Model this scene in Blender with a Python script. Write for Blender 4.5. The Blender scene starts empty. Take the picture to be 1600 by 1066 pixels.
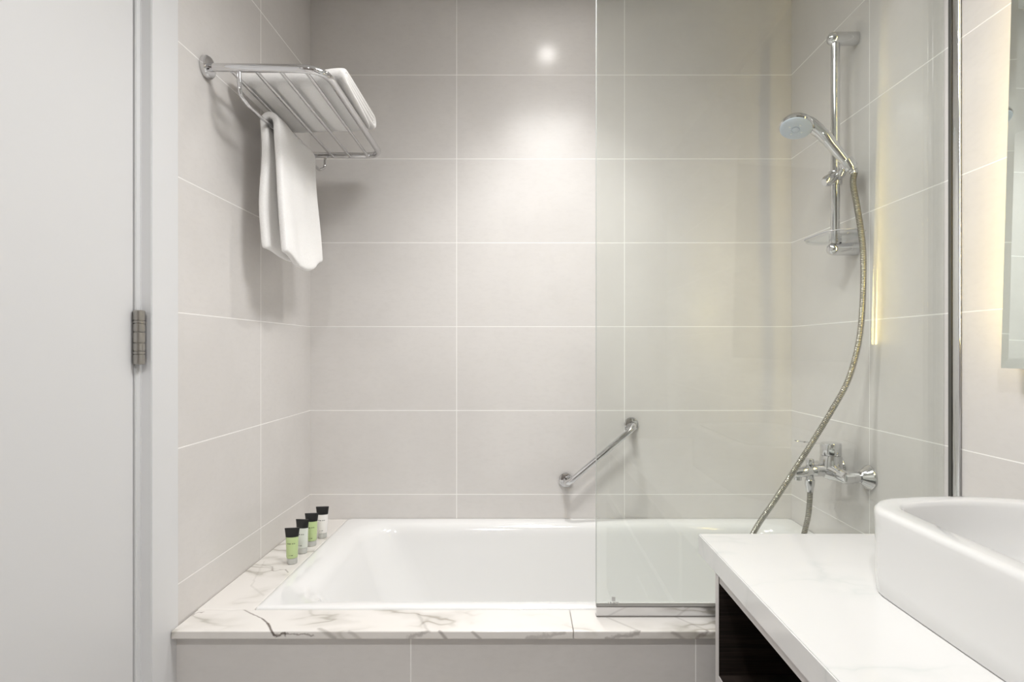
import bpy, bmesh, math, random
from mathutils import Vector, Matrix
random.seed(7)
C = bpy.context.scene.collection
S = bpy.context.scene
PI = math.pi

# ---------------------------------------------------------------- camera, world, exposure
CZ = 1.187                                   # eye height
cam_d = bpy.data.cameras.new('camera'); cam = bpy.data.objects.new('camera', cam_d); C.objects.link(cam)
cam.location = (0, 0, CZ); cam.rotation_euler = (PI/2, 0, 0)
cam_d.sensor_fit = 'HORIZONTAL'; cam_d.sensor_width = 36; cam_d.lens = 36*888/1600
cam_d.shift_x = -18/1600; cam_d.shift_y = 13/1600; cam_d.clip_start = .02
S.camera = cam
S.view_settings.view_transform = 'Standard'; S.view_settings.look = 'None'
S.view_settings.gamma = 1; S.view_settings.use_curve_mapping = False
S.view_settings.exposure = 0.53
w = bpy.data.worlds.new('world'); S.world = w; w.use_nodes = True
w.node_tree.nodes['Background'].inputs[0].default_value = (1, 1, 1, 1)
w.node_tree.nodes['Background'].inputs[1].default_value = .05
S.cycles.max_bounces = 14; S.cycles.diffuse_bounces = 8; S.cycles.glossy_bounces = 8
S.cycles.transparent_max_bounces = 16; S.cycles.caustics_reflective = False
S.cycles.sample_clamp_indirect = 6
CEIL = 2.452
# ceiling downlights: x, y, lens radius, lens emission, beam power, beam angle (degrees)
LAMPS = [(.101, 1.6375, .032, 80, 32, 96), (.12, 1.04, .26, 1.6, 86, 168), (-.15, -.42, .05, 40, 78, 168)]  # second lamp is unseen, added as fill and widened to blur its reflection
for (x, y, rl, _, watt, ang) in LAMPS:
    ld = bpy.data.lights.new('downlight_beam', 'SPOT'); lo = bpy.data.objects.new('downlight_beam', ld); C.objects.link(lo)
    lo.location = (x, y, CEIL-.012); ld.energy = watt; ld.spot_size = math.radians(ang); ld.spot_blend = 1.0
    ld.shadow_soft_size = rl*.8; ld.color = (1, .988, .972)
LED_STRENGTH = 25.0

# room planes
XL, XR, YB, YF = -.763, .958, 2.0325, -1.2
LEDGE = CZ - .607                             # marble ledge and tub rim level
CTOP = CZ - .4145                             # vanity counter top

# ---------------------------------------------------------------- node helpers
def new_mat(name):
    m = bpy.data.materials.new(name); m.use_nodes = True
    nt = m.node_tree
    return m, nt, nt.nodes['Principled BSDF']
def N(nt, typ, **kw):
    n = nt.nodes.new(typ)
    for k, v in kw.items(): setattr(n, k, v)
    return n
def lk(nt, a, b): nt.links.new(a, b)
def math_n(nt, op, a, b=None, c=None, clamp=False):
    n = N(nt, 'ShaderNodeMath', operation=op); n.use_clamp = clamp
    for i, v in enumerate((a, b, c)):
        if v is None: continue
        if isinstance(v, (int, float)): n.inputs[i].default_value = v
        else: lk(nt, v, n.inputs[i])
    return n.outputs[0]
def mixc(nt, fac, a, b):
    n = N(nt, 'ShaderNodeMix', data_type='RGBA')
    for i, v in ((0, fac), (6, a), (7, b)):
        if isinstance(v, (int, float)): n.inputs[i].default_value = v
        elif isinstance(v, tuple): n.inputs[i].default_value = (*v, 1) if len(v) == 3 else v
        else: lk(nt, v, n.inputs[i])
    return n.outputs[2]
def noise(nt, vec, scale, detail=3, rough=.5, dist=0):
    n = N(nt, 'ShaderNodeTexNoise'); n.inputs['Scale'].default_value = scale
    n.inputs['Detail'].default_value = detail; n.inputs['Roughness'].default_value = rough
    n.inputs['Distortion'].default_value = dist
    if vec is not None: lk(nt, vec, n.inputs['Vector'])
    return n
def ramp(nt, v, lo, hi, a=0., b=1.):
    n = N(nt, 'ShaderNodeMapRange'); n.interpolation_type = 'SMOOTHSTEP'
    lk(nt, v, n.inputs[0]); n.inputs[1].default_value = lo; n.inputs[2].default_value = hi
    n.inputs[3].default_value = a; n.inputs[4].default_value = b
    return n.outputs[0]
def ramp_lin(nt, v, a, b):
    n = N(nt, 'ShaderNodeMapRange'); lk(nt, v, n.inputs[0]); n.inputs[3].default_value = a; n.inputs[4].default_value = b
    return n.outputs[0]
def pos(nt): return N(nt, 'ShaderNodeNewGeometry').outputs['Position']
def objco(nt): return N(nt, 'ShaderNodeTexCoord').outputs['Object']
def sep(nt, v):
    n = N(nt, 'ShaderNodeSeparateXYZ'); lk(nt, v, n.inputs[0]); return n.outputs
def scaled(nt, v, s):
    n = N(nt, 'ShaderNodeVectorMath', operation='MULTIPLY'); lk(nt, v, n.inputs[0]); n.inputs[1].default_value = s
    return n.outputs[0]
def bump(nt, bsdf, h, strength, dist):
    n = N(nt, 'ShaderNodeBump'); n.inputs['Strength'].default_value = strength; n.inputs['Distance'].default_value = dist
    lk(nt, h, n.inputs['Height']); lk(nt, n.outputs[0], bsdf.inputs['Normal'])

def plain(name, col, rough=.5, metal=0., coat=0., spec=.5, trans=0., ior=1.45, sss=0):
    m, nt, b = new_mat(name)
    b.inputs['Base Color'].default_value = (*col, 1); b.inputs['Roughness'].default_value = rough
    b.inputs['Metallic'].default_value = metal; b.inputs['Coat Weight'].default_value = coat
    b.inputs['Coat Roughness'].default_value = .05
    b.inputs['Specular IOR Level'].default_value = spec
    b.inputs['Transmission Weight'].default_value = trans; b.inputs['IOR'].default_value = ior
    return m

def tile_mat(name, axis, u0, z0=CZ+.0813, wd=.6, ht=.3, grout=.0028):
    """large format beige wall tile, lighter grout; axis = horizontal coordinate of the wall"""
    m, nt, b = new_mat(name)
    p = pos(nt); s = sep(nt, p)
    def line(v, o, per):
        f = math_n(nt, 'FRACT', math_n(nt, 'DIVIDE', math_n(nt, 'SUBTRACT', v, o), per))
        d = math_n(nt, 'MULTIPLY', math_n(nt, 'SUBTRACT', .5, math_n(nt, 'ABSOLUTE', math_n(nt, 'SUBTRACT', f, .5))), per)
        return d
    d = line(s[2], z0, ht)
    if axis is not None:
        d = math_n(nt, 'MINIMUM', d, line(s[axis], u0, wd))
    g = ramp(nt, d, grout*.35, grout*.62, 1, 0)
    n1 = noise(nt, p, 3.2, 4, .55); n2 = noise(nt, scaled(nt, p, (1, 1, 2.4)), 42, 5, .65)
    base = mixc(nt, ramp(nt, n1.outputs['Fac'], .35, .68), TILE_A, TILE_B)
    base = mixc(nt, ramp(nt, n2.outputs['Fac'], .42, .72, 0, .22), base, TILE_C)
    lk(nt, mixc(nt, g, base, GROUT), b.inputs['Base Color'])
    lk(nt, math_n(nt, 'ADD', math_n(nt, 'MULTIPLY', g, .4), .215), b.inputs['Roughness'])
    b.inputs['Specular IOR Level'].default_value = .23
    hgt = math_n(nt, 'ADD', math_n(nt, 'MULTIPLY', g, -1.0), math_n(nt, 'MULTIPLY', n1.outputs['Fac'], .03))
    bump(nt, b, hgt, .35, .0008)
    return m
TILE_A, TILE_B, TILE_C, GROUT = (.65, .630, .613), (.686, .666, .649), (.59, .569, .552), (.88, .87, .85)

def marble(name, tint, vein, amount, segs=()):
    m, nt, b = new_mat(name)
    p = pos(nt); s = sep(nt, p)
    mp = N(nt, 'ShaderNodeMapping'); mp.inputs['Rotation'].default_value = (.5, .4, .75); mp.inputs['Scale'].default_value = (.55, 2.1, 1.2)
    lk(nt, p, mp.inputs['Vector'])
    wrp = noise(nt, p, 2.6, 4, .55)
    off = N(nt, 'ShaderNodeVectorMath', operation='MULTIPLY_ADD')
    lk(nt, wrp.outputs['Color'], off.inputs[0]); off.inputs[1].default_value = (.40, .40, .40); lk(nt, mp.outputs[0], off.inputs[2])
    wv = noise(nt, off.outputs[0], 3.0, 3.5, .5)
    v = math_n(nt, 'ABSOLUTE', math_n(nt, 'SUBTRACT', wv.outputs['Fac'], .5))
    thin = ramp(nt, v, 0, .018, 1, 0)
    br = ramp(nt, noise(nt, p, 4.1, 2).outputs['Fac'], .42, .66)
    soft = ramp(nt, v, 0, .075, .45, 0)
    f = math_n(nt, 'MULTIPLY', math_n(nt, 'ADD', math_n(nt, 'MULTIPLY', thin, .6), soft), br)
    col = mixc(nt, math_n(nt, 'MULTIPLY', f, amount, clamp=True), tint, vein)
    cloud = ramp(nt, noise(nt, p, 1.7, 4).outputs['Fac'], .45, .75, 0, .10*amount)
    col = mixc(nt, cloud, col, vein)
    if segs:                                   # single dark veins, drawn along the unfolded slab (x, y + height below top)
        vv = math_n(nt, 'ADD', s[1], math_n(nt, 'SUBTRACT', s[2], LEDGE))
        jit = noise(nt, p, 55, 4)
        j = math_n(nt, 'MULTIPLY', math_n(nt, 'SUBTRACT', jit.outputs['Fac'], .5), .022)
        ux = math_n(nt, 'ADD', s[0], j); uy = math_n(nt, 'SUBTRACT', vv, j)
        for (a, c, wid, k) in segs:
            dx, dy = c[0]-a[0], c[1]-a[1]; L2 = dx*dx+dy*dy
            px = math_n(nt, 'SUBTRACT', ux, a[0]); py = math_n(nt, 'SUBTRACT', uy, a[1])
            t = math_n(nt, 'DIVIDE', math_n(nt, 'ADD', math_n(nt, 'MULTIPLY', px, dx), math_n(nt, 'MULTIPLY', py, dy)), L2, clamp=True)
            ex = math_n(nt, 'SUBTRACT', px, math_n(nt, 'MULTIPLY', t, dx)); ey = math_n(nt, 'SUBTRACT', py, math_n(nt, 'MULTIPLY', t, dy))
            d = math_n(nt, 'SQRT', math_n(nt, 'ADD', math_n(nt, 'MULTIPLY', ex, ex), math_n(nt, 'MULTIPLY', ey, ey)))
            col = mixc(nt, math_n(nt, 'MULTIPLY', ramp(nt, d, wid*.1, wid*.85, 1, 0), k), col, (.13, .105, .09))
    lk(nt, col, b.inputs['Base Color'])
    b.inputs['Roughness'].default_value = .16; b.inputs['Coat Weight'].default_value = .25; b.inputs['Coat Roughness'].default_value = .06
    return m

def terry(name):
    m, nt, b = new_mat(name)
    p = objco(nt)
    n = noise(nt, p, 420, 3, .7); n2 = noise(nt, p, 38, 3)
    lk(nt, mixc(nt, ramp(nt, n.outputs['Fac'], .3, .7), (.86, .85, .835), (.93, .925, .915)), b.inputs['Base Color'])
    b.inputs['Roughness'].default_value = .95; b.inputs['Sheen Weight'].default_value = .35
    b.inputs['Specular IOR Level'].default_value = .1
    bump(nt, b, math_n(nt, 'ADD', n.outputs['Fac'], math_n(nt, 'MULTIPLY', n2.outputs['Fac'], 1.6)), .5, .002)
    return m

def wood_dark(name):
    m, nt, b = new_mat(name)
    p = objco(nt)
    n = noise(nt, scaled(nt, p, (1.2, 1.2, 60)), 6, 5, .65)
    lk(nt, mixc(nt, ramp(nt, n.outputs['Fac'], .35, .7), (.006, .0045, .0038), (.030, .022, .018)), b.inputs['Base Color'])
    b.inputs['Roughness'].default_value = .42; b.inputs['Specular IOR Level'].default_value = .3
    bump(nt, b, n.outputs['Fac'], .15, .0006)
    return m

def pane(name, tint, ior=1.5):
    """thin clear sheet: tinted straight-through light plus mirror reflection by Fresnel"""
    m, nt, b = new_mat(name); nt.nodes.remove(b)
    out = nt.nodes['Material Output']
    tr = N(nt, 'ShaderNodeBsdfTransparent'); tr.inputs[0].default_value = (*tint, 1)
    gl = N(nt, 'ShaderNodeBsdfGlossy'); gl.inputs['Roughness'].default_value = .012; gl.inputs[0].default_value = (.97, 1, .98, 1)
    fr = N(nt, 'ShaderNodeFresnel'); 
    bf = N(nt, 'ShaderNodeNewGeometry').outputs['Backfacing']      # same reflectance on leaving the sheet as on entering it
    lk(nt, ramp_lin(nt, bf, ior, 1/ior), fr.inputs[0])
    mx = N(nt, 'ShaderNodeMixShader'); lk(nt, fr.outputs[0], mx.inputs[0]); lk(nt, tr.outputs[0], mx.inputs[1]); lk(nt, gl.outputs[0], mx.inputs[2])
    lk(nt, mx.outputs[0], out.inputs[0])
    return m

def emit(name, col, strength):
    m, nt, b = new_mat(name)
    b.inputs['Base Color'].default_value = (.8, .8, .8, 1)
    b.inputs['Emission Color'].default_value = (*col, 1); b.inputs['Emission Strength'].default_value = strength
    return m

def tube_plastic(name, col, alpha_mix, ink=True):
    """tinted squeezy tube with two faint lines of dark print"""
    m, nt, b = new_mat(name)
    p = objco(nt); s = sep(nt, p)
    def band(z, hw):
        return math_n(nt, 'LESS_THAN', math_n(nt, 'ABSOLUTE', math_n(nt, 'SUBTRACT', s[2], z)), hw)
    dash = math_n(nt, 'GREATER_THAN', noise(nt, scaled(nt, p, (1, .2, .1)), 900, 1).outputs['Fac'], .47)
    wid1 = math_n(nt, 'LESS_THAN', math_n(nt, 'ABSOLUTE', s[0]), .0115)
    wid2 = math_n(nt, 'LESS_THAN', math_n(nt, 'ABSOLUTE', s[0]), .006)
    ink_f = math_n(nt, 'MAXIMUM', math_n(nt, 'MULTIPLY', band(.058, .0013), wid1), math_n(nt, 'MULTIPLY', band(.026, .0011), wid2))
    ink_f = math_n(nt, 'MULTIPLY', math_n(nt, 'MULTIPLY', ink_f, dash), .8 if ink else 0)
    lk(nt, mixc(nt, ink_f, col, (.04, .05, .04)), b.inputs['Base Color'])
    b.inputs['Roughness'].default_value = .22; b.inputs['Coat Weight'].default_value = .3
    b.inputs['Subsurface Weight'].default_value = .25; b.inputs['Subsurface Radius'].default_value = (.02, .02, .02)
    b.inputs['Subsurface Scale'].default_value = .3
    return m

M = {}
M['tile_back'] = tile_mat('tile_back', 0, -.239)
M['tile_left'] = tile_mat('tile_left', 1, 1.651)
M['tile_right'] = tile_mat('tile_right', 1, 1.574)
M['tile_apron'] = tile_mat('tile_apron', 0, -.247, z0=.265, wd=.624)
M['tile_floor'] = tile_mat('tile_floor', 1, .2, z0=-.15, wd=.6, ht=.3)
M['paint'] = plain('paint', (.70, .70, .70), .5)
M['ceiling'] = plain('ceiling', (.86, .86, .85), .8)
M['door'] = plain('door_lacquer', (.68, .683, .688), .38)
M['door_frame'] = plain('frame_lacquer', (.70, .705, .713), .35)
M['front_dark'] = plain('front_wall_dark', (.22, .20, .185), .5)  # unseen front wall, toned dark so the chrome picks up dark bands
M['gap_shade'] = plain('gap_shade', (.02, .02, .02), .9)
M['chrome'] = plain('chrome', (.70, .70, .71), .06, 1)
M['chrome_soft'] = plain('chrome_soft', (.70, .70, .71), .16, 1)
M['nickel'] = plain('nickel', (.40, .385, .36), .32, 1)
M['tub'] = plain('tub_enamel', (.76, .76, .755), .10, 0, .4)
M['basin'] = plain('basin_ceramic', (.70, .70, .695), .08, 0, .5)
M['counter'] = marble('counter_marble', (.70, .697, .69), (.50, .545, .535), .4)
VEIN = [((-.650, 1.322), (-.588, 1.280), .0035, .65), ((-.588, 1.280), (-.566, 1.258), .004, .9), ((-.566, 1.258), (-.536, 1.214), .005, 1.0),
        ((-.536, 1.214), (-.512, 1.217), .0045, .9), ((-.512, 1.217), (-.452, 1.214), .0035, .6),
        ((-.757, 1.30), (-.742, 1.316), .004, .6),
        ((-.735, 1.60), (-.700, 1.585), .004, .3), ((-.700, 1.585), (-.690, 1.560), .004, .4), ((-.690, 1.560), (-.655, 1.565), .004, .4), ((-.655, 1.565), (-.640, 1.545), .004, .5),
        ((-.742, 1.63), (-.70, 1.46), .005, .12),
        ((-.440, 1.232), (-.405, 1.206), .010, .40), ((-.375, 1.222), (-.352, 1.206), .008, .28), ((-.250, 1.206), (-.205, 1.222), .009, .40), ((-.205, 1.222), (-.240, 1.300), .007, .22),
        ((-.180, 1.223), (-.166, 1.206), .007, .55), ((-.110, 1.222), (-.092, 1.206), .006, .45), ((.010, 1.206), (.085, 1.222), .009, .35), ((.180, 1.206), (.250, 1.224), .008, .45),
        ((.250, 1.224), (.190, 1.285), .006, .22), ((.320, 1.222), (.345, 1.206), .008, .40), ((.375, 1.206), (.398, 1.224), .008, .45), ((.398, 1.224), (.335, 1.300), .006, .22), ((-.70, 1.46), (-.64, 1.40), .006, .12)]
M['ledge'] = marble('ledge_marble', (.74, .715, .685), (.36, .335, .29), .85, VEIN)
M['towel'] = terry('terry')
M['wood'] = wood_dark('dark_wood')
M['banding'] = plain('edge_banding', (.55, .53, .52), .4)
M['glass'] = pane('screen_glass', (.978, .991, .977))
M['clear_plastic'] = pane('clear_plastic', (.93, .93, .95))
M['glass_edge'] = plain('glass_edge', (.50, .53, .51), .15)
M['gasket'] = plain('gasket', (.22, .21, .20), .5)
M['etch'] = plain('etch', (.55, .55, .54), .8)
M['hose_metal'] = plain('hose_metal', (.46, .44, .39), .14, 1)
M['tray_rim'] = plain('tray_rim', (.74, .73, .79), .2, trans=.4)
M['groove'] = plain('hose_groove', (.05, .045, .03), .5)
M['seal'] = plain('seal', (.07, .07, .065), .4)
M['mirror'] = plain('mirror_silver', (.86, .90, .88), .01, 1)
M['spray'] = plain('spray_face', (.60, .67, .78), .35)
M['nozzle'] = plain('nozzle', (.80, .84, .88), .4)
M['black_cap'] = plain('black_cap', (.018, .018, .018), .28)
M['frost_cap'] = plain('frost_cap', (.72, .73, .70), .3, trans=.35)
M['led'] = emit('led_strip', (1, .76, .26), LED_STRENGTH)

# ---------------------------------------------------------------- mesh helpers
def box(bm, x0, x1, y0, y1, z0, z1, bev=0, seg=2):
    r = bmesh.ops.create_cube(bm, size=1)
    vs = r['verts']
    for v in vs:
        v.co = Vector(((x0+x1)/2+v.co.x*(x1-x0), (y0+y1)/2+v.co.y*(y1-y0), (z0+z1)/2+v.co.z*(z1-z0)))
    if bev:
        es = {e for v in vs for e in v.link_edges}
        bmesh.ops.bevel(bm, geom=list(es), offset=bev, segments=seg, profile=.5, affect='EDGES')
BOXY = set()
def bxm(*a, **k):
    bm = bmesh.new(); box(bm, *a, **k)
    if k.get('bev'): BOXY.add(id(bm))
    return bm
def rings(bm, R, close=True, cap0=True, cap1=True):
    """loft a list of rings (lists of Vectors with equal counts)"""
    V = [[bm.verts.new(p) for p in r] for r in R]
    n = len(V[0])
    for a, b in zip(V, V[1:]):
        for i in range(n if close else n-1):
            j = (i+1) % n
            bm.faces.new((a[i], a[j], b[j], b[i]))
    if cap0: bm.faces.new(list(reversed(V[0])))
    if cap1: bm.faces.new(V[-1])
    return V
def frames(P):
    P = [Vector(p) for p in P]; T = []
    for i in range(len(P)):
        a = P[max(i-1, 0)]; b = P[min(i+1, len(P)-1)]
        T.append((b-a).normalized())
    u = T[0].orthogonal().normalized(); out = []
    for i, t in enumerate(T):
        u = (u - t*u.dot(t)).normalized(); out.append((P[i], u, t.cross(u)))
    return out
def tube(bm, P, r, n=16, caps=True, sx=1., sy=1.):
    F = frames(P); rr = r if isinstance(r, (list, tuple)) else [r]*len(F)
    R = [[c + (u*math.cos(2*PI*k/n)*sx + v*math.sin(2*PI*k/n)*sy)*q for k in range(n)] for (c, u, v), q in zip(F, rr)]
    rings(bm, R, True, caps, caps)
def lathe(bm, o, ax, prof, n=32, u=None):
    """prof: (distance along axis, radius)"""
    o = Vector(o); ax = Vector(ax).normalized(); u = ax.orthogonal().normalized(); v = ax.cross(u)
    closed = abs(prof[0][0]-prof[-1][0]) < 1e-9 and prof[-1][1] > 1e-4 and prof[0][1] > 1e-4   # a hollow ring
    R = [[o + ax*d + (u*math.cos(2*PI*k/n)+v*math.sin(2*PI*k/n))*max(r, 1e-5) for k in range(n)] for d, r in prof]
    rings(bm, R + ([R[0]] if closed else []), True, not closed, not closed)
    if closed: bmesh.ops.remove_doubles(bm, verts=bm.verts, dist=1e-6)
def catmull(P, k=8):
    P = [Vector(p) for p in P]; Q = [P[0]*2-P[1]] + P + [P[-1]*2-P[-2]]; out = []
    for i in range(1, len(Q)-2):
        a, b, c, d = Q[i-1:i+3]
        for j in range(k):
            t = j/k
            out.append(.5*((2*b)+(c-a)*t+(2*a-5*b+4*c-d)*t*t+(3*b-a-3*c+d)*t**3))
    out.append(P[-1]); return out
def fillet(P, r, k=8):
    P = [Vector(p) for p in P]; out = [P[0]]
    for a, b, c in zip(P, P[1:], P[2:]):
        d1 = (a-b).normalized(); d2 = (c-b).normalized()
        ang = d1.angle(d2); t = min(r/math.tan(ang/2), (a-b).length*.49, (c-b).length*.49)
        p1 = b+d1*t; p2 = b+d2*t
        for j in range(k+1):
            s = j/k; out.append((1-s)**2*p1+2*s*(1-s)*b+s*s*p2)
    out.append(P[-1]); return out
def rrect(x0, x1, y0, y1, r, z, n=8):
    r = min(r, (x1-x0)/2-1e-4, (y1-y0)/2-1e-4); out = []
    for cx, cy, a0 in ((x1-r, y1-r, 0), (x0+r, y1-r, PI/2), (x0+r, y0+r, PI), (x1-r, y0+r, 3*PI/2)):
        for k in range(n+1):
            a = a0 + PI/2*k/n
            out.append(Vector((cx+r*math.cos(a), cy+r*math.sin(a), z)))
    return out
def prism(bm, pts, z0, z1):
    rings(bm, [[Vector((p[0], p[1], z0)) for p in pts], [Vector((p[0], p[1], z1)) for p in pts]])

ROOT = {}
def world_of(o):
    while o.parent: o = o.parent
    return Vector(o.location)
def obj(name, bm, mat, parent=None, at=None, smooth=True, sharp=.6, subsurf=0, label=None):
    """one mesh object; its vertices are given in room coordinates"""
    boxy = id(bm) in BOXY; BOXY.discard(id(bm))
    bmesh.ops.recalc_face_normals(bm, faces=bm.faces)
    if smooth:
        for f in bm.faces: f.smooth = True
        for e in bm.edges:
            if len(e.link_faces) == 2 and e.calc_face_angle(0) > sharp: e.smooth = False
    off = world_of(parent) if parent else Vector(at or (0, 0, 0))
    bmesh.ops.translate(bm, verts=bm.verts, vec=-off)
    me = bpy.data.meshes.new(name); bm.to_mesh(me); bm.free()
    o = bpy.data.objects.new(name, me); C.objects.link(o)
    mats = mat if isinstance(mat, (list, tuple)) else [mat]
    for x in mats: me.materials.append(M[x])
    if parent: o.parent = parent
    else: o.location = off
    if boxy:
        md = o.modifiers.new('weighted_normals', 'WEIGHTED_NORMAL'); md.keep_sharp = True
    if subsurf:
        md = o.modifiers.new('subdivision', 'SUBSURF'); md.levels = md.render_levels = subsurf
    if label: o['label'] = label
    return o
def tag(o, label, cat, group=None):
    o['label'] = label; o['category'] = cat
    if group: o['group'] = group
    return o
def thing(name, label, cat, loc, group=None):
    o = bpy.data.objects.new(name, None); o.empty_display_size = .05; C.objects.link(o); o.location = loc
    return tag(o, label, cat, group)
def struct(name, bm, mat, label=None, cat=None, parent=None, **k):
    o = obj(name, bm, mat, parent, **k)
    if not parent: o['kind'] = 'structure'
    if label: o['label'] = label
    if cat: o['category'] = cat
    return o

# ---------------------------------------------------------------- room shell
T = .10
struct('wall_back', bxm(XL-T, XR+T, YB, YB+T, -.02, CEIL+.1), 'tile_back', 'tiled wall behind the bathtub, beige tiles with pale grout', 'wall')
bm = bmesh.new(); box(bm, XL-T, XL, 1.2527, YB, 0, CEIL)
box(bm, XL-T, XL, YF, .215, 0, CEIL); box(bm, XL-T, XL, .215, 1.2527, 2.16, CEIL)
struct('wall_left', bm, 'tile_left', 'beige tiled wall on the left between the door frame and the back corner', 'wall')
struct('wall_right', bxm(XR, XR+T, YF, YB, 0, CEIL), 'tile_right', 'beige tiled wall on the right carrying the shower rail and mirror', 'wall')
struct('wall_front', bxm(XL-T, XR+T, YF-T, YF, 0, CEIL), 'front_dark', 'unseen wall opposite the bathtub, coloured dark for the chrome reflections', 'wall')
struct('floor', bxm(XL-T, XR+T, YF-T, YB+T, -T, 0), 'tile_floor', 'tiled bathroom floor', 'floor')
struct('ceiling', bxm(XL-T, XR+T, YF-T, YB+T, CEIL, CEIL+T), 'ceiling', 'white ceiling', 'ceiling')

# door frame (casing and rebate) and the closed white door in the left wall
bm = bmesh.new()
XC = XL+.0025
prism(bm, [(XC, 1.2527), (XC, 1.1624), (-.783, 1.1624), (-.783, 1.1478), (XL-T, 1.1478), (XL-T, 1.2527)], 0, 2.07)
prism(bm, [(XC, .215), (XC, .305), (-.783, .305), (-.783, .32), (XL-T, .32), (XL-T, .215)], 0, 2.07)
box(bm, XL-T, XC, .215, 1.2527, 2.07, 2.16)
bmesh.ops.bevel(bm, geom=[e for e in bm.edges if abs(e.verts[0].co.z-e.verts[1].co.z) > 1 and e.verts[0].co.x > -.79], offset=.0015, segments=2, affect='EDGES')
struct('trim_1', bm, 'door_frame', 'white lacquered door frame beside the tiled left wall', 'door frame')
door = struct('door_1', bxm(-.826, -.786, .323, 1.1445, .006, 2.066, bev=.0015), 'door', 'plain white door hung on a steel hinge at far left', 'door')
bm = bxm(-.85, -.835, .30, 1.16, 0, 2.08)  # black sheet stands in for the shade in the slit beside the door
struct('shade_backing', bm, 'gap_shade', 'dark sheet behind the white door, standing in for shade', 'dark backing')
for zc in (1.211, .25, 1.985):
    bm = bmesh.new(); hx, hy = -.7765, 1.1475; L = .055
    prof = [(-L, .0085), (-L+.002, .0108)]
    for g in (-.034, -.028, -.011, .011, .028, .034):
        prof += [(g-.0010, .0108), (g-.0004, .0092), (g+.0004, .0092), (g+.0010, .0108)]
    prof += [(L-.002, .0108), (L, .0085)]
    lathe(bm, (hx, hy, zc), (0, 0, 1), prof, 20)
    h = obj('hinge', bm, 'nickel', door, label='brushed steel butt hinge')

# ---------------------------------------------------------------- ceiling lamps
for i, (x, y, r, st, _, _) in enumerate(LAMPS):
    M['lamp%d' % i] = emit('lamp_glow', (1, .972, .935), st)
    t = thing('ceiling_downlight', ['recessed round downlight in the ceiling above the bathtub', 'unseen wide ceiling light added in front of the glass screen',
              'recessed round downlight in the ceiling nearest the front wall'][i], 'ceiling light', (x, y, CEIL))
    bm = bmesh.new(); lathe(bm, (x, y, CEIL+.0), (0, 0, -1), [(0, r+.016), (.003, r+.015), (.006, r+.006), (.004, r+.001), (.0, r+.001)], 40)
    obj('trim_ring', bm, 'chrome_soft', t)
    bm = bmesh.new(); lathe(bm, (x, y, CEIL), (0, 0, -1), [(0, r), (.0055, r)], 40)
    obj('lamp_lens', bm, 'lamp%d' % i, t)

# ---------------------------------------------------------------- bath panel, marble ledge, bathtub
struct('wall_bath_panel', bxm(XL, XR, 1.245, 1.325, 0, LEDGE-.0185), 'tile_apron', 'low beige tiled panel under the front of the marble ledge', 'bath panel')
LT = LEDGE
def slab(x0, x1, y0, y1): return bxm(x0, x1, y0, y1, LT-.018, LT, bev=.003, seg=3)
o = obj('marble_ledge', slab(XL+.0035, .1075, 1.2235, 1.3255), 'ledge', at=(-.33, 1.27, LT-.018))
tag(o, 'front marble ledge slab with a dark crack-like vein at its left end', 'marble ledge', 'marble slabs around the bathtub')
o = obj('marble_ledge', slab(.1082, XR-.001, 1.2235, 1.3255), 'ledge', at=(.53, 1.27, LT-.018))
tag(o, 'front marble ledge slab running under the glass screen towards the vanity', 'marble ledge', 'marble slabs around the bathtub')
o = obj('marble_ledge', slab(XL+.001, -.6285, 1.3262, YB-.001), 'ledge', at=(-.695, 1.68, LT-.018))
tag(o, 'narrow marble ledge slab along the left wall carrying the toiletry tubes', 'marble ledge', 'marble slabs around the bathtub')

tub = thing('bathtub', 'white built-in bathtub with marble edging along two sides', 'bathtub', (.165, 1.68, .05))
bm = bmesh.new()
X0, X1, Y0, Y1 = -.6275, XR-.0015, 1.3275, YB-.0015
R = [rrect(X0+.03, X1-.03, Y0+.03, Y1-.03, .02, LT-.03), rrect(X0, X1, Y0, Y1, .006, LT-.02),
     rrect(X0, X1, Y0, Y1, .006, LT-.001), rrect(X0+.003, X1-.003, Y0+.003, Y1-.003, .008, LT+.003),
     rrect(X0+.012, X1-.012, Y0+.012, Y1-.012, .02, LT+.004)]
inn = [(.040, .10, .001), (.048, .105, -.003), (.056, .11, -.012), (.062, .115, -.03), (.072, .12, -.09), (.095, .13, -.22), (.115, .14, -.33), (.15, .15, -.385), (.22, .12, -.40)]
for ins, r, dz in inn:
    sl = max(0, (ins-.04))
    R.append(rrect(X0+ins+sl*1.6, X1-ins-sl*.3, Y0+ins-.004, Y1-ins-.004, r, LT+dz))
rings(bm, R, True, False, True)
obj('tub_shell', bm, 'tub', tub, sharp=1.2)
bm = bmesh.new(); lathe(bm, (.60, 1.66, LT-.4005), (0, 0, 1), [(0, .032), (.004, .032), (.006, .026), (.0065, .0)], 32)
obj('drain', bm, 'chrome', tub)

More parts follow.
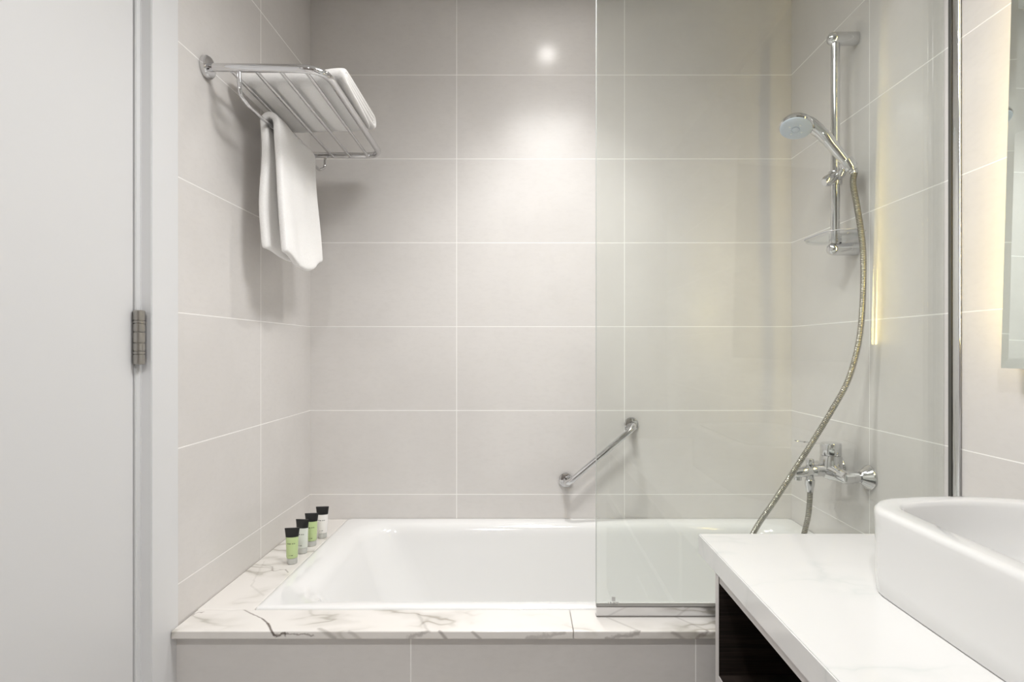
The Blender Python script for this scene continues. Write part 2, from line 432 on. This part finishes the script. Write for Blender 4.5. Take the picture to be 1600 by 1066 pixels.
# ---------------------------------------------------------------- glass bath screen
scr = thing('glass_bath_screen', 'clear glass bath screen standing on the marble ledge at the right', 'bath screen', (.56, 1.295, LT))
GT = 2.12
bm = bxm(.166, .955, 1.291, 1.299, LT+.010, GT, bev=.001, seg=1)
obj('glass_panel', bm, 'glass', scr)
p = bxm(.1652, .938, 1.287, 1.303, LT+.0030, LT+.0235, bev=.001)
obj('bottom_channel', p, 'chrome', scr, label='polished metal channel along the bottom edge')
bm = bmesh.new(); box(bm, .1652, .938, 1.2872, 1.3028, LT+.0008, LT+.0029); box(bm, .1652, .938, 1.2872, 1.3028, LT+.0236, LT+.0248)
obj('gasket', bm, 'gasket', scr, label='thin grey gasket line')
obj('polished_edge', bxm(.1648, .1660, 1.291, 1.299, LT+.027, GT), 'glass_edge', scr, label='ground greenish glass edge')
wp = bmesh.new(); box(wp, XR-.0065, XR-.0006, 1.2415, 1.2625, LT+.025, GT, bev=.003, seg=3)
obj('wall_profile', wp, 'chrome_soft', scr, label='polished upright wall profile')
bm = bxm(.9505, XR-.0006, 1.2628, 1.272, LT+.025, GT)
obj('seal_strip', bm, 'seal', scr, label='dark rubber seal strip')
bm = bmesh.new()
box(bm, .2005, .2085, 1.2904, 1.2909, CZ-.572, CZ-.562)
for k, (a, b) in enumerate(((.1915, .1935), (.1965, .2), (.203, .2085), (.2095, .2155))):
    box(bm, a, b, 1.2904, 1.2909, CZ-.577-.001*(k % 2), CZ-.5738)
obj('etched_mark', bm, 'etch', scr, label='tiny grey etched maker mark')

# ---------------------------------------------------------------- towel rack
rack = thing('towel_rack', 'chrome towel rack with open shelf bars high on the left wall', 'towel rack', (XL, 1.63, CZ+.60))
YN, YFAR = 1.363, 1.915
HN, HF = .6765, .656                       # the shelf droops slightly towards the back wall
def hz(y, h=0): return CZ + HN + (HF-HN)*(y-YN)/(YFAR-YN) + h
XO = -.478
P = fillet([(XL+.004, YN, hz(YN)), (XO, YN, hz(YN, -.004)), (XO, YFAR, hz(YFAR, -.004)), (XL+.004, YFAR, hz(YFAR))], .062, 12)
bm = bmesh.new(); tube(bm, P, .0098, 20); obj('shelf_frame', bm, 'chrome', rack)
for y in (YN, YFAR):
    bm = bmesh.new(); lathe(bm, (XL+.0005, y, hz(y)), (1, 0, 0), [(0, .0265), (.009, .0265), (.012, .024), (.013, .018), (.013, .0)], 36)
    obj('wall_flange', bm, 'chrome', rack)
for x in (-.700, -.6416, -.583, -.522):
    bm = bmesh.new(); tube(bm, [(x, YN+.001, hz(YN, -.0085)), (x, YFAR-.001, hz(YFAR, -.0085))], .0046, 12)
    obj('shelf_bar', bm, 'chrome', rack)
xb = -.676
P = fillet([(xb-.006, YN, hz(YN, -.008)), (xb-.004, YN, hz(YN, -.066)), (xb, YN+.035, hz(YN, -.078)), (xb, YFAR-.035, hz(YFAR, -.062)), (xb+.006, YFAR, hz(YFAR, -.045)), (xb+.008, YFAR, hz(YFAR, -.008))], .022, 8)
bm = bmesh.new(); tube(bm, P, .0048, 14); obj('hanging_rail', bm, 'chrome', rack)

# hand towel draped over the hanging rail
def drape(name, y0, y1, zb_in, zb_out, xin, xout, thick, nx=26, ny=18):
    bm = bmesh.new(); top = CZ+.623
    def prof(s, v):
        # s in 0..1 from wall side hem over the rail to the room side hem
        y = y0+(y1-y0)*v
        tz = top - .012*v + .003*math.sin(v*9)
        zi = CZ+zb_in+.006*math.sin(v*7+1)
        wob = .022*(1-math.cos(v*PI))*.5
        zo = CZ+zb_out(v)
        if s < .42:
            t = s/.42; z = zi+(tz-.02-zi)*t; x = xin+.003*math.sin(z*19)+.004*(1-t)
        elif s < .58:
            t = (s-.42)/.16; a = PI*(1-t); x = (xin+xout)/2+(xout-xin)/2*math.cos(a); z = tz-.02+.02*math.sin(a)
        else:
            t = (s-.58)/.42; z = tz-.02+(zo-tz+.02)*t
            x = xout + .020*t**1.6 + .006*math.sin(v*6.0+t*2)*t + .004*math.sin(v*13+z*12)*t
        yy = y + (.014*(v-.35))*max(0, (top-z))*2 + .003*math.sin(z*23+v*4)
        return Vector((x, yy, z))
    V = [[bm.verts.new(prof(i/nx, j/ny)) for j in range(ny+1)] for i in range(nx+1)]
    for i in range(nx):
        for j in range(ny): bm.faces.new((V[i][j], V[i+1][j], V[i+1][j+1], V[i][j+1]))
    return bm
def zbo(v): return .256 - .020*math.sin(PI*min(1, v*1.1)) + .030*max(0, v-.84)*4 + .004*math.sin(v*17) - .006*(1 if .42 < v < .78 else 0)
o = obj('hand_towel', drape('hand_towel', 1.505, 1.772, .262, zbo, -.692, -.656, .02, nx=44, ny=26), 'towel', at=(-.675, 1.64, CZ+.25), sharp=3)
md = o.modifiers.new('thickness', 'SOLIDIFY'); md.thickness = .018; md.offset = 0
md = o.modifiers.new('subdivision', 'SUBSURF'); md.levels = md.render_levels = 2
tag(o, 'white towel hanging down over the lower rail of the towel rack', 'towel')

# folded bath towel lying on the shelf bars
bt = thing('bath_towel', 'white folded bath towel lying on top of the towel rack bars', 'towel', (-.6, 1.6, CZ+.67))
def spiral(y0, y1, z0, z1, th, turns):
    """centre line of a flat roll seen from its end, from the outer hem inwards"""
    P = []; a, b, c, d = y0, y1, z0, z1
    P.append((b-.03, c))
    for k in range(turns):
        r = max((d-c)/2, .004)
        P += [(a+r, c)]
        for q in range(1, 8):
            an = -PI/2-PI*q/8; P.append((a+r+r*math.cos(an), (c+d)/2+r*math.sin(an)))
        P += [(a+r, d), (b-r, d)]
        c2 = c+th
        r2 = max((d-c2)/2, .004)
        for q in range(1, 8):
            an = PI/2-PI*q/8; P.append((b-r2+r2*math.cos(an), (c2+d)/2+r2*math.sin(an)))
        P += [(b-r2, c2)]
        a += th; b -= th; c = c2; d -= th
        if d-c < th*.8: break
    return P
bm = bmesh.new()
th = .0155
cl = spiral(1.452, 1.795, .009, .056, th, 2)
nx = 14; xa, xe = -.735, -.458
def yz(p, u):
    y, z = p
    base = hz(y, .0005) + .0118*max(0, min(1, (u-.70)/.2))
    sag = -.004*math.sin(u*PI)*(z/.08) + .003*math.sin(u*7+y*20)
    endr = .012*math.sin(y*31)
    return Vector((xa+(xe-xa)*u + endr*(u-.2)*.6 - .02*(z/.08)*max(0, u-.9)*4*.3, y+.006*math.sin(u*4+1)*(z/.08), base+z*(.66+.52*(y-1.45)/.34)*(1-.08*u*u)+sag))
V = [[bm.verts.new(yz(p, k/nx)) for k in range(nx+1)] for p in cl]
for i in range(len(V)-1):
    for k in range(nx): bm.faces.new((V[i][k], V[i][k+1], V[i+1][k+1], V[i+1][k]))
o = obj('towel_fold', bm, 'towel', bt, sharp=3)
md = o.modifiers.new('thickness', 'SOLIDIFY'); md.thickness = .0152; md.offset = 0
md = o.modifiers.new('subdivision', 'SUBSURF'); md.levels = md.render_levels = 2

# ---------------------------------------------------------------- toiletry tubes
def toiletry(x, y, label, body, name='toiletry_tube', rz=0., h=.100):
    t = thing(name, label, 'toiletry tube', (x, y, LT), 'toiletry tubes on the marble ledge'); t.rotation_euler[2] = rz
    def ring(z, a, b, n=28): return [Vector((x+a*math.cos(2*PI*k/n), y+b*math.sin(2*PI*k/n), LT+z)) for k in range(n)]
    bm = bmesh.new()
    rings(bm, [ring(.0005, .0125, .0125), ring(.002, .0138, .0138), ring(.016, .0142, .0142), ring(.017, .0125, .0125)])
    obj('screw_cap', bm, 'frost_cap', t)
    bm = bmesh.new()
    rings(bm, [ring(.017, .0145, .0145), ring(.020, .0155, .0155), ring(.045, .0160, .0145), ring(.070, .0172, .0105), ring(.080, .0178, .008)])
    obj('tube_body', bm, body, t)
    bm = bmesh.new()
    rings(bm, [ring(.0755, .0178, .0095), ring(.080, .0182, .0085), ring(.092, .0196, .0045), ring(.0985, .0204, .0028), ring(h, .0200, .002)])
    obj('crimped_end', bm, 'black_cap', t)
    return t
M['tube_green'] = tube_plastic('tube_green', (.50, .62, .31), 0)
M['tube_clear'] = tube_plastic('tube_clear', (.70, .73, .68), 0)
M['tube_white'] = tube_plastic('tube_white', (.84, .82, .80), 0)
toiletry(-.657, 1.614, 'green toiletry tube with black end nearest the front of the ledge', 'tube_green', rz=.15)
toiletry(-.6595, 1.695, 'pale clear toiletry tube with black end between the two green tubes', 'tube_clear', rz=-.1)
toiletry(-.6557, 1.759, 'green toiletry tube with black end next to the white tube', 'tube_green', rz=.12)
toiletry(-.6486, 1.833, 'white toiletry tube with black end nearest the back corner', 'tube_white', rz=.1)

# ---------------------------------------------------------------- grab bar on the back wall
gb = thing('grab_bar', 'short slanted chrome grab bar on the back wall above the tub', 'grab bar', (.268, YB, CZ-.37))
A = Vector((.151, YB, CZ-.467)); B = Vector((.385, YB, CZ-.268)); off = Vector((0, -.068, 0))
P = fillet([A+Vector((0, -.004, 0)), A+off, B+off, B+Vector((0, -.004, 0))], .034, 12)
bm = bmesh.new(); tube(bm, P, .0105, 20); obj('bar', bm, 'chrome', gb)
for p in (A, B):
    bm = bmesh.new(); lathe(bm, p+Vector((0, -.0005, 0)), (0, -1, 0), [(0, .0255), (.007, .0255), (.011, .022), (.013, .014), (.013, 0)], 36)
    obj('wall_flange', bm, 'chrome', gb)

# ---------------------------------------------------------------- shower rail, hand shower, hose
YR, XRL = 1.634, .8965
rail = thing('shower_rail', 'chrome sliding shower rail upright on the right tiled wall', 'shower rail', (XR, YR, CZ+.29))
bm = bmesh.new(); tube(bm, [(XRL, YR, CZ+.285), (XRL, YR, CZ+.892)], .0118, 24); obj('rail_tube', bm, 'chrome', rail)
def arm(z, r0):
    bm = bmesh.new()
    lathe(bm, (XR-.0006, YR, z), (-1, 0, 0), [(0, .019), (.03, .0185), (.058, .0185), (.072, .0175), (.080, .013), (.0835, .006), (.084, 0)], 32)
    return bm
obj('wall_bracket', arm(CZ+.893, .019), 'chrome', rail)
obj('wall_bracket', arm(CZ+.288, .019), 'chrome', rail)
# slider with its lever and the cradle for the hand shower
bm = bmesh.new()
lathe(bm, (XRL, YR, CZ+.472), (0, 0, 1), [(0, .0165), (.004, .018), (.036, .018), (.04, .0165)], 28)
sld = obj('slider', bm, 'chrome_soft', rail)
bm = bmesh.new(); tube(bm, [(XRL-.008, YR-.012, CZ+.495), (XRL-.024, YR-.020, CZ+.484), (XRL-.038, YR-.024, CZ+.476), (XRL-.046, YR-.026, CZ+.472)], [.0145, .0155, .0155, .010], 20)
obj('slider_lever', bm, 'chrome_soft', sld)
HC = Vector((.9000, 1.575, CZ+.512))         # cradle centre
HD = Vector((-.55, .07, .74)).normalized()   # handle direction, from the cradle up to the head
bm = bmesh.new(); tube(bm, [(XRL, YR-.008, CZ+.492), (XRL+.001, YR-.030, CZ+.498), HC+Vector((0, .0245, -.005))], [.013, .0125, .011], 18)
obj('cradle_arm', bm, 'chrome', sld)
bm = bmesh.new()
lathe(bm, HC-HD*.014, HD, [(0, .0165), (.002, .0185), (.026, .0200), (.028, .0190), (.026, .0180), (.0, .0150)], 28)
obj('cradle', bm, 'chrome', sld)
# clear soap tray on the lower bracket
bm = bmesh.new()
z0 = CZ+.319
R = [rrect(.842, XR-.006, 1.548, 1.735, .058, z0-.002), rrect(.840, XR-.004, 1.546, 1.737, .06, z0+.004), rrect(.838, XR-.004, 1.544, 1.739, .062, z0+.007),
     rrect(.842, XR-.008, 1.548, 1.735, .058, z0+.007), rrect(.845, XR-.010, 1.551, 1.732, .056, z0+.001)]
rings(bm, R)
tray = obj('soap_tray', bm, 'clear_plastic', rail, label='clear plastic soap tray')
edge = rrect(.838, XR-.004, 1.544, 1.739, .062, z0+.0085)
edge = [p for p in edge if p.x < XR-.012]
k0 = max(range(len(edge)), key=lambda i: (edge[i]-edge[i-1]).length)      # start where the rim meets the wall side
bm = bmesh.new(); tube(bm, edge[k0:]+edge[:k0], .0016, 8)
obj('tray_rim', bm, 'tray_rim', tray, label='milky rim of the soap tray')
bm = bmesh.new(); lathe(bm, (XRL, YR, CZ+.306), (0, 0, 1), [(0, .0165), (.011, .0165), (.011, .012), (.0, .012)], 24)
obj('tray_collar', bm, 'chrome_soft', rail)

hs = thing('hand_shower', 'chrome hand shower with pale blue-grey spray face in the rail cradle', 'hand shower', HC)
HEAD = Vector((.768, 1.600, CZ+.630)); NF = Vector((-.27, -.32, -.91)).normalized()
hu = (HEAD-HC); hu = (hu-NF*hu.dot(NF)).normalized()
P = catmull([HC-HD*.018, HC+HD*.01, HC+HD*.055, HC+HD*.10+Vector((-.004, 0, .004)), HEAD+NF*-.020-hu*.034, HEAD+NF*-.016-hu*.008], 6)
rr = [.0105, .0125, .0145, .0165, .0195, .016]
rad = []
for i in range(len(P)):
    t = i/(len(P)-1)*(len(rr)-1); k = min(int(t), len(rr)-2); f = t-k; f = f*f*(3-2*f); rad.append(rr[k]*(1-f)+rr[k+1]*f)
bm = bmesh.new(); tube(bm, P, rad, 24); obj('handle', bm, 'chrome', hs)
bm = bmesh.new(); lathe(bm, HEAD+NF*.010, -NF, [(0, .0425), (.004, .0448), (.012, .0440), (.020, .039), (.027, .028), (.031, .014), (.032, 0)], 44)
obj('head_shell', bm, 'chrome', hs)
bm = bmesh.new(); lathe(bm, HEAD+NF*.0102, NF, [(-.002, .0423), (.0015, .0416), (.004, .037), (.0045, .02), (.0045, .012), (.003, .0115), (.003, .010), (.006, .0095), (.0075, .006), (.0075, 0)], 44)
sf = obj('spray_face', bm, 'spray', hs, label='pale blue-grey spray face')
u = NF.orthogonal().normalized(); v = NF.cross(u)
for k in range(4):
    a = k*PI/2+.6; bm = bmesh.new()
    lathe(bm, HEAD+NF*.0145+(u*math.cos(a)+v*math.sin(a))*.019, NF, [(0, .0030), (.0016, .0026), (.002, 0)], 12)
    obj('spray_nozzle', bm, 'nozzle', sf)

hose = thing('shower_hose', 'ribbed metal shower hose hanging from the hand shower to the bath mixer', 'shower hose', (.9, 1.6, CZ-.2))
DV = Vector((.826, 1.640, CZ-.3745))          # outlet under the diverter
def pp(px, py, D): return ((px-818)/888*D, D, CZ+(546-py)/888*D)
pts = [HC-HD*.027, pp(1333, 288, 1.562), pp(1340, 327, 1.540), pp(1348, 385, 1.521), pp(1349, 440, 1.522), pp(1346, 500, 1.535), pp(1339, 548, 1.545),
       pp(1324, 597, 1.555), pp(1300, 641, 1.56), pp(1270, 690, 1.56), pp(1240, 737, 1.56), pp(1210, 783, 1.565), pp(1178, 832, 1.57),
       (.600, 1.585, CZ-.62), (.590, 1.61, CZ-.74), (.650, 1.63, CZ-.825), (.735, 1.64, CZ-.76), (.790, 1.64, CZ-.62), pp(1257, 832, 1.64), pp(1263, 805, 1.64), pp(1265.5, 775, 1.64), DV+Vector((0, 0, -.030))]
cv = catmull([Vector(p) for p in pts], 24)
# resample evenly and cut rings
step = .00115; L = [0]
for a, b in zip(cv, cv[1:]): L.append(L[-1]+(b-a).length)
tot = L[-1]; n = int(tot/step); Q = []; j = 0
for i in range(n+1):
    s = tot*i/n
    while j < len(L)-2 and L[j+1] < s: j += 1
    f = (s-L[j])/max(L[j+1]-L[j], 1e-9); Q.append(cv[j].lerp(cv[j+1], f))
bm = bmesh.new(); tube(bm, Q, [(.0058, .0078, .0084, .0080)[i % 4] for i in range(len(Q))], 12)
bm.faces.index_update()
for f in bm.faces:                            # dark groove between the rolled metal rings
    if len(f.verts) == 4 and (f.index//12) % 4 == 3: f.material_index = 1
obj('hose', bm, ['hose_metal', 'groove'], hose, sharp=3)
bm = bmesh.new(); lathe(bm, HC-HD*.0318, HD, [(0, .0088), (.002, .0100), (.010, .0118), (.0118, .0105)], 20); obj('end_nut', bm, 'chrome', hose)
bm = bmesh.new(); lathe(bm, DV+Vector((0, 0, -.0367)), (0, 0, 1), [(0, .0095), (.012, .0105), (.018, .013), (.034, .0135), (.036, .012)], 20); obj('end_nut', bm, 'chrome', hose)

# ---------------------------------------------------------------- bath mixer
YM = 1.648
mx = thing('bath_mixer', 'chrome single-lever bath mixer tap on the right wall above the tub', 'bath tap', (XR, YM, CZ-.355))
ZM = CZ-.355; XM = .893
bm = bmesh.new(); tube(bm, [(XM, YM-.088, ZM), (XM, YM-.080, ZM), (XM, YM-.045, ZM), (XM-.004, YM-.02, ZM+.002), (XM-.006, YM, ZM+.003), (XM-.004, YM+.02, ZM+.002), (XM, YM+.045, ZM), (XM, YM+.080, ZM), (XM, YM+.088, ZM)],
                       [.013, .0175, .0185, .024, .026, .024, .0185, .0175, .013], 28)
obj('mixer_body', bm, 'chrome', mx)
for y in (YM-.075, YM+.075):
    bm = bmesh.new(); lathe(bm, (XR-.0006, y, ZM), (-1, 0, 0), [(0, .0345), (.003, .0345), (.006, .033), (.024, .018), (.027, .016), (.027, .0)], 36)
    obj('wall_rose', bm, 'chrome', mx)
    bm = bmesh.new(); lathe(bm, (XR-.026, y, ZM), (-1, 0, 0), [(0, .0115), (.008, .0115), (.009, .0155), (.022, .0155), (.024, .0175), (.045, .0165)], 28)
    obj('union_nut', bm, 'chrome', mx)
bm = bmesh.new(); tube(bm, catmull([(XM+.004, YM, ZM+.004), (XM-.030, YM-.002, ZM+.006), (XM-.060, YM-.004, ZM+.005), (XM-.085, YM-.005, ZM+.001), (XM-.105, YM-.005, ZM-.001), (XM-.113, YM-.005, ZM-.001)], 4),
     [.021]*4+[.019]*4+[.0165]*4+[.0155]*4+[.0155]*4+[.011], 24, sy=1.0)
obj('spout', bm, 'chrome', mx)
bm = bmesh.new(); lathe(bm, (XM-.100, YM-.005, ZM-.012), (0, 0, -1), [(0, .0105), (.010, .0105), (.012, .0085), (.008, .0075)], 24); obj('aerator', bm, 'chrome', mx)
bm = bmesh.new(); lathe(bm, (DV.x, DV.y, ZM+.012), (0, 0, 1), [(0, .0085), (.004, .0110), (.024, .0115), (.027, .0100), (.0275, 0)], 24); obj('diverter_knob', bm, 'chrome', mx)
bm = bmesh.new(); lathe(bm, (DV.x, DV.y, DV.z+.012), (0, 0, -1), [(0, .010), (.008, .0115), (.012, .0115)], 24); obj('hose_outlet', bm, 'chrome', mx)
bm = bmesh.new(); lathe(bm, (XM-.002, YM, ZM+.012), (0, 0, 1), [(0, .031), (.020, .0305), (.036, .0275), (.0375, .0255)], 36); obj('cartridge_dome', bm, 'chrome', mx)
bm = bmesh.new(); lathe(bm, (XM-.002, YM, ZM+.0495), (0, 0, 1), [(0, .0275), (.002, .0285), (.030, .0285), (.034, .027), (.035, .024), (.035, 0)], 36)
hd = obj('lever_handle', bm, 'chrome', mx)
bm = bmesh.new(); R = []
for t in (0, .15, .5, .85, 1):
    xx = XM-.012-.092*t; hw = .016-.005*t if t < .99 else .007; zz = ZM+.0815+.010*t
    R.append([Vector((xx, YM-hw, zz-.004+.0015*t)), Vector((xx, YM+hw, zz-.004+.0015*t)), Vector((xx, YM+hw*.8, zz)), Vector((xx, YM-hw*.8, zz))])
rings(bm, R); obj('lever', bm, 'chrome', hd, sharp=.5)

# ---------------------------------------------------------------- vanity: cabinet, counter, basin
VX0, VY1 = .394, 1.167
CB = CTOP-.0445
vc = thing('vanity_cabinet', 'dark wood vanity cabinet with an open shelf under the white counter', 'cabinet', (.67, .55, 0))
XW = XR-.0015
def bpart(name, mat, *a, **k): return obj(name, bxm(*a, **k), mat, vc)
for (a, b) in ((VY1-.018, VY1), (-.03, -.012)):
    sp = bpart('side_panel', 'wood', VX0+.0012, XW, a, b, .10, CB-.0005)
    obj('edge_strip', bxm(VX0, VX0+.0011, a, b, .10, CB-.0005), 'banding', sp, label='pale grey edge strip')
bpart('back_panel', 'wood', XW-.012, XW-.0005, -.012, VY1-.018, .10, CB-.0005)
sh = bpart('shelf', 'wood', VX0+.0012, XW-.012, -.012, VY1-.018, .509, .527)
obj('edge_strip', bxm(VX0, VX0+.0011, -.012, VY1-.018, .509, .527), 'banding', sh, label='pale grey edge strip')
bpart('bottom_panel', 'wood', VX0+.0012, XW-.012, -.012, VY1-.018, .10, .118)
bpart('top_rail', 'banding', VX0+.002, VX0+.016, -.012, VY1-.018, CB-.014, CB-.0005)
for (a, b) in ((.002, .565), (.570, VY1-.020)):
    dr = bpart('drawer_front', 'wood', VX0-.016, VX0-.0005, a, b, .104, .506, bev=.0015)
    obj('drawer_pull', bxm(VX0-.034, VX0-.016, (a+b)/2-.07, (a+b)/2+.07, .46, .472, bev=.003), 'chrome_soft', dr)
for x in (.44, .91):
    for y in (.03, 1.10):
        bm = bmesh.new(); lathe(bm, (x, y, .0005), (0, 0, 1), [(0, .02), (.004, .022), (.0995, .022)], 20); obj('foot', bm, 'chrome_soft', vc)
cbm = bmesh.new(); BOXY.add(id(cbm)); prism(cbm, [(.3929, -.06), (XR-.001, -.06), (XR-.001, 1.238), (.943, 1.238), (.943, 1.278), (.3929, 1.278)], CB, CTOP)
bmesh.ops.bevel(cbm, geom=list(cbm.edges), offset=.0018, segments=2, affect='EDGES')
o = obj('vanity_counter', cbm, 'counter', at=(.67, .55, CB))
tag(o, 'white veined marble counter on the dark vanity, holding the basin', 'counter')

bs = thing('wash_basin', 'white rectangular vessel basin with rounded corners on the counter', 'basin', (.765, .78, CTOP))
def bring(ins, z, r, bowx=.005, bowy=.034, x0=.597, x1=.950, y0=.48, y1=1.046):
    """rounded rectangle whose ends bow outwards"""
    P = rrect(x0+ins, x1-ins, y0+ins+bowy, y1-ins-bowy, r, z, 10); out = []
    cx = (x0+x1)/2; cy = (y0+y1)/2; hx = (x1-x0)/2-ins; hy = (y1-y0)/2-ins-bowy
    # densify straight sides
    n = len(P)
    for i in range(n):
        a, b = P[i], P[(i+1) % n]
        k = 12 if i % 11 == 10 else 1
        for j in range(k): out.append(a.lerp(b, j/k))
    res = []
    for p in out:
        u = (p.x-cx)/hx; vv = (p.y-cy)/hy
        sy = bowy*(1-u*u)*max(-1, min(1, vv*1.0)) if abs(vv) > .55 else bowy*(1-u*u)*vv*.9
        sx = bowx*(1-vv*vv)*max(-1, min(1, u)) if abs(u) > .5 else 0
        res.append(Vector((p.x+sx*.6, p.y+sy, p.z)))
    return res
zt = CTOP+.146
R = [bring(.006, CTOP+.0003, .060), bring(.004, CTOP+.003, .062), bring(.003, CTOP+.03, .063), bring(.001, zt-.03, .066), bring(0, zt-.010, .066),
     bring(.0015, zt-.004, .066), bring(.006, zt-.0005, .064), bring(.012, zt, .060), bring(.034, zt, .036), bring(.039, zt-.002, .032), bring(.042, zt-.008, .030),
     bring(.046, zt-.03, .032), bring(.056, zt-.085, .045), bring(.075, zt-.112, .05), bring(.11, zt-.120, .05), bring(.15, zt-.122, .02)]
bm = bmesh.new(); rings(bm, R); obj('basin_bowl', bm, 'basin', bs, sharp=1.0)
bm = bmesh.new(); lathe(bm, (.768, .783, zt-.1215), (0, 0, 1), [(0, .022), (.003, .022), (.004, .018), (.0045, 0)], 28); obj('drain', bm, 'chrome', bs)

# ---------------------------------------------------------------- backlit mirror on the right wall
mi = thing('wall_mirror', 'frameless wall mirror with warm glow behind it on the right wall', 'mirror', (XR, .6, CZ+.6))
MY0, MY1 = .09, 1.092
MZ0, MZ1 = CZ-.036, CZ+1.225
def mxx(z): return .914 + (z-MZ0)/(MZ1-MZ0)*.036      # the foot stands further off the wall than the head
def mirror_slab(y0, y1, z0, z1, d0, d1):
    bm = bmesh.new()
    rings(bm, [[Vector((mxx(z)+d, y, z)) for y, z in ((y0, z0), (y1, z0), (y1, z1), (y0, z1))] for d in (d1, d0)])
    return bm
bm = bmesh.new()
I = .020
rings(bm, [[Vector((mxx(z)+d, y, z)) for y, z in ((MY0+i, MZ0+i), (MY1-i, MZ0+i), (MY1-i, MZ1-i), (MY0+i, MZ1-i))] for d, i in ((.006, 0), (.0032, 0), (0, I))])
obj('mirror_glass', bm, 'mirror', mi, sharp=.01)
def frame_piece(name, mat, y0, y1, z0, z1, front, back, parent, label=None):
    bm = bmesh.new()
    rings(bm, [[Vector((xf(z), y, z)) for y, z in ((y0, z0), (y1, z0), (y1, z1), (y0, z1))] for xf in (back, front)])
    return obj(name, bm, mat, parent, sharp=.01, label=label)
fr_ = lambda z: mxx(z)+.0062
bk_ = lambda z: XR-.0006
frame_piece('back_frame', 'chrome_soft', MY0+.05, MY1-.05, MZ0+.05, MZ1-.05, fr_, bk_, mi)
sf_ = lambda z: mxx(z)+.0075
sb_ = lambda z: XR-.0016
for (a, b, c, d) in ((MY1-.0495, MY1-.047, MZ0+.05, MZ1-.05), (MY0+.047, MY0+.0495, MZ0+.05, MZ1-.05), (MY0+.05, MY1-.05, MZ1-.0495, MZ1-.047)):
    frame_piece('light_strip', 'led', a, b, c, d, sf_, sb_, mi, 'warm yellow light strip')
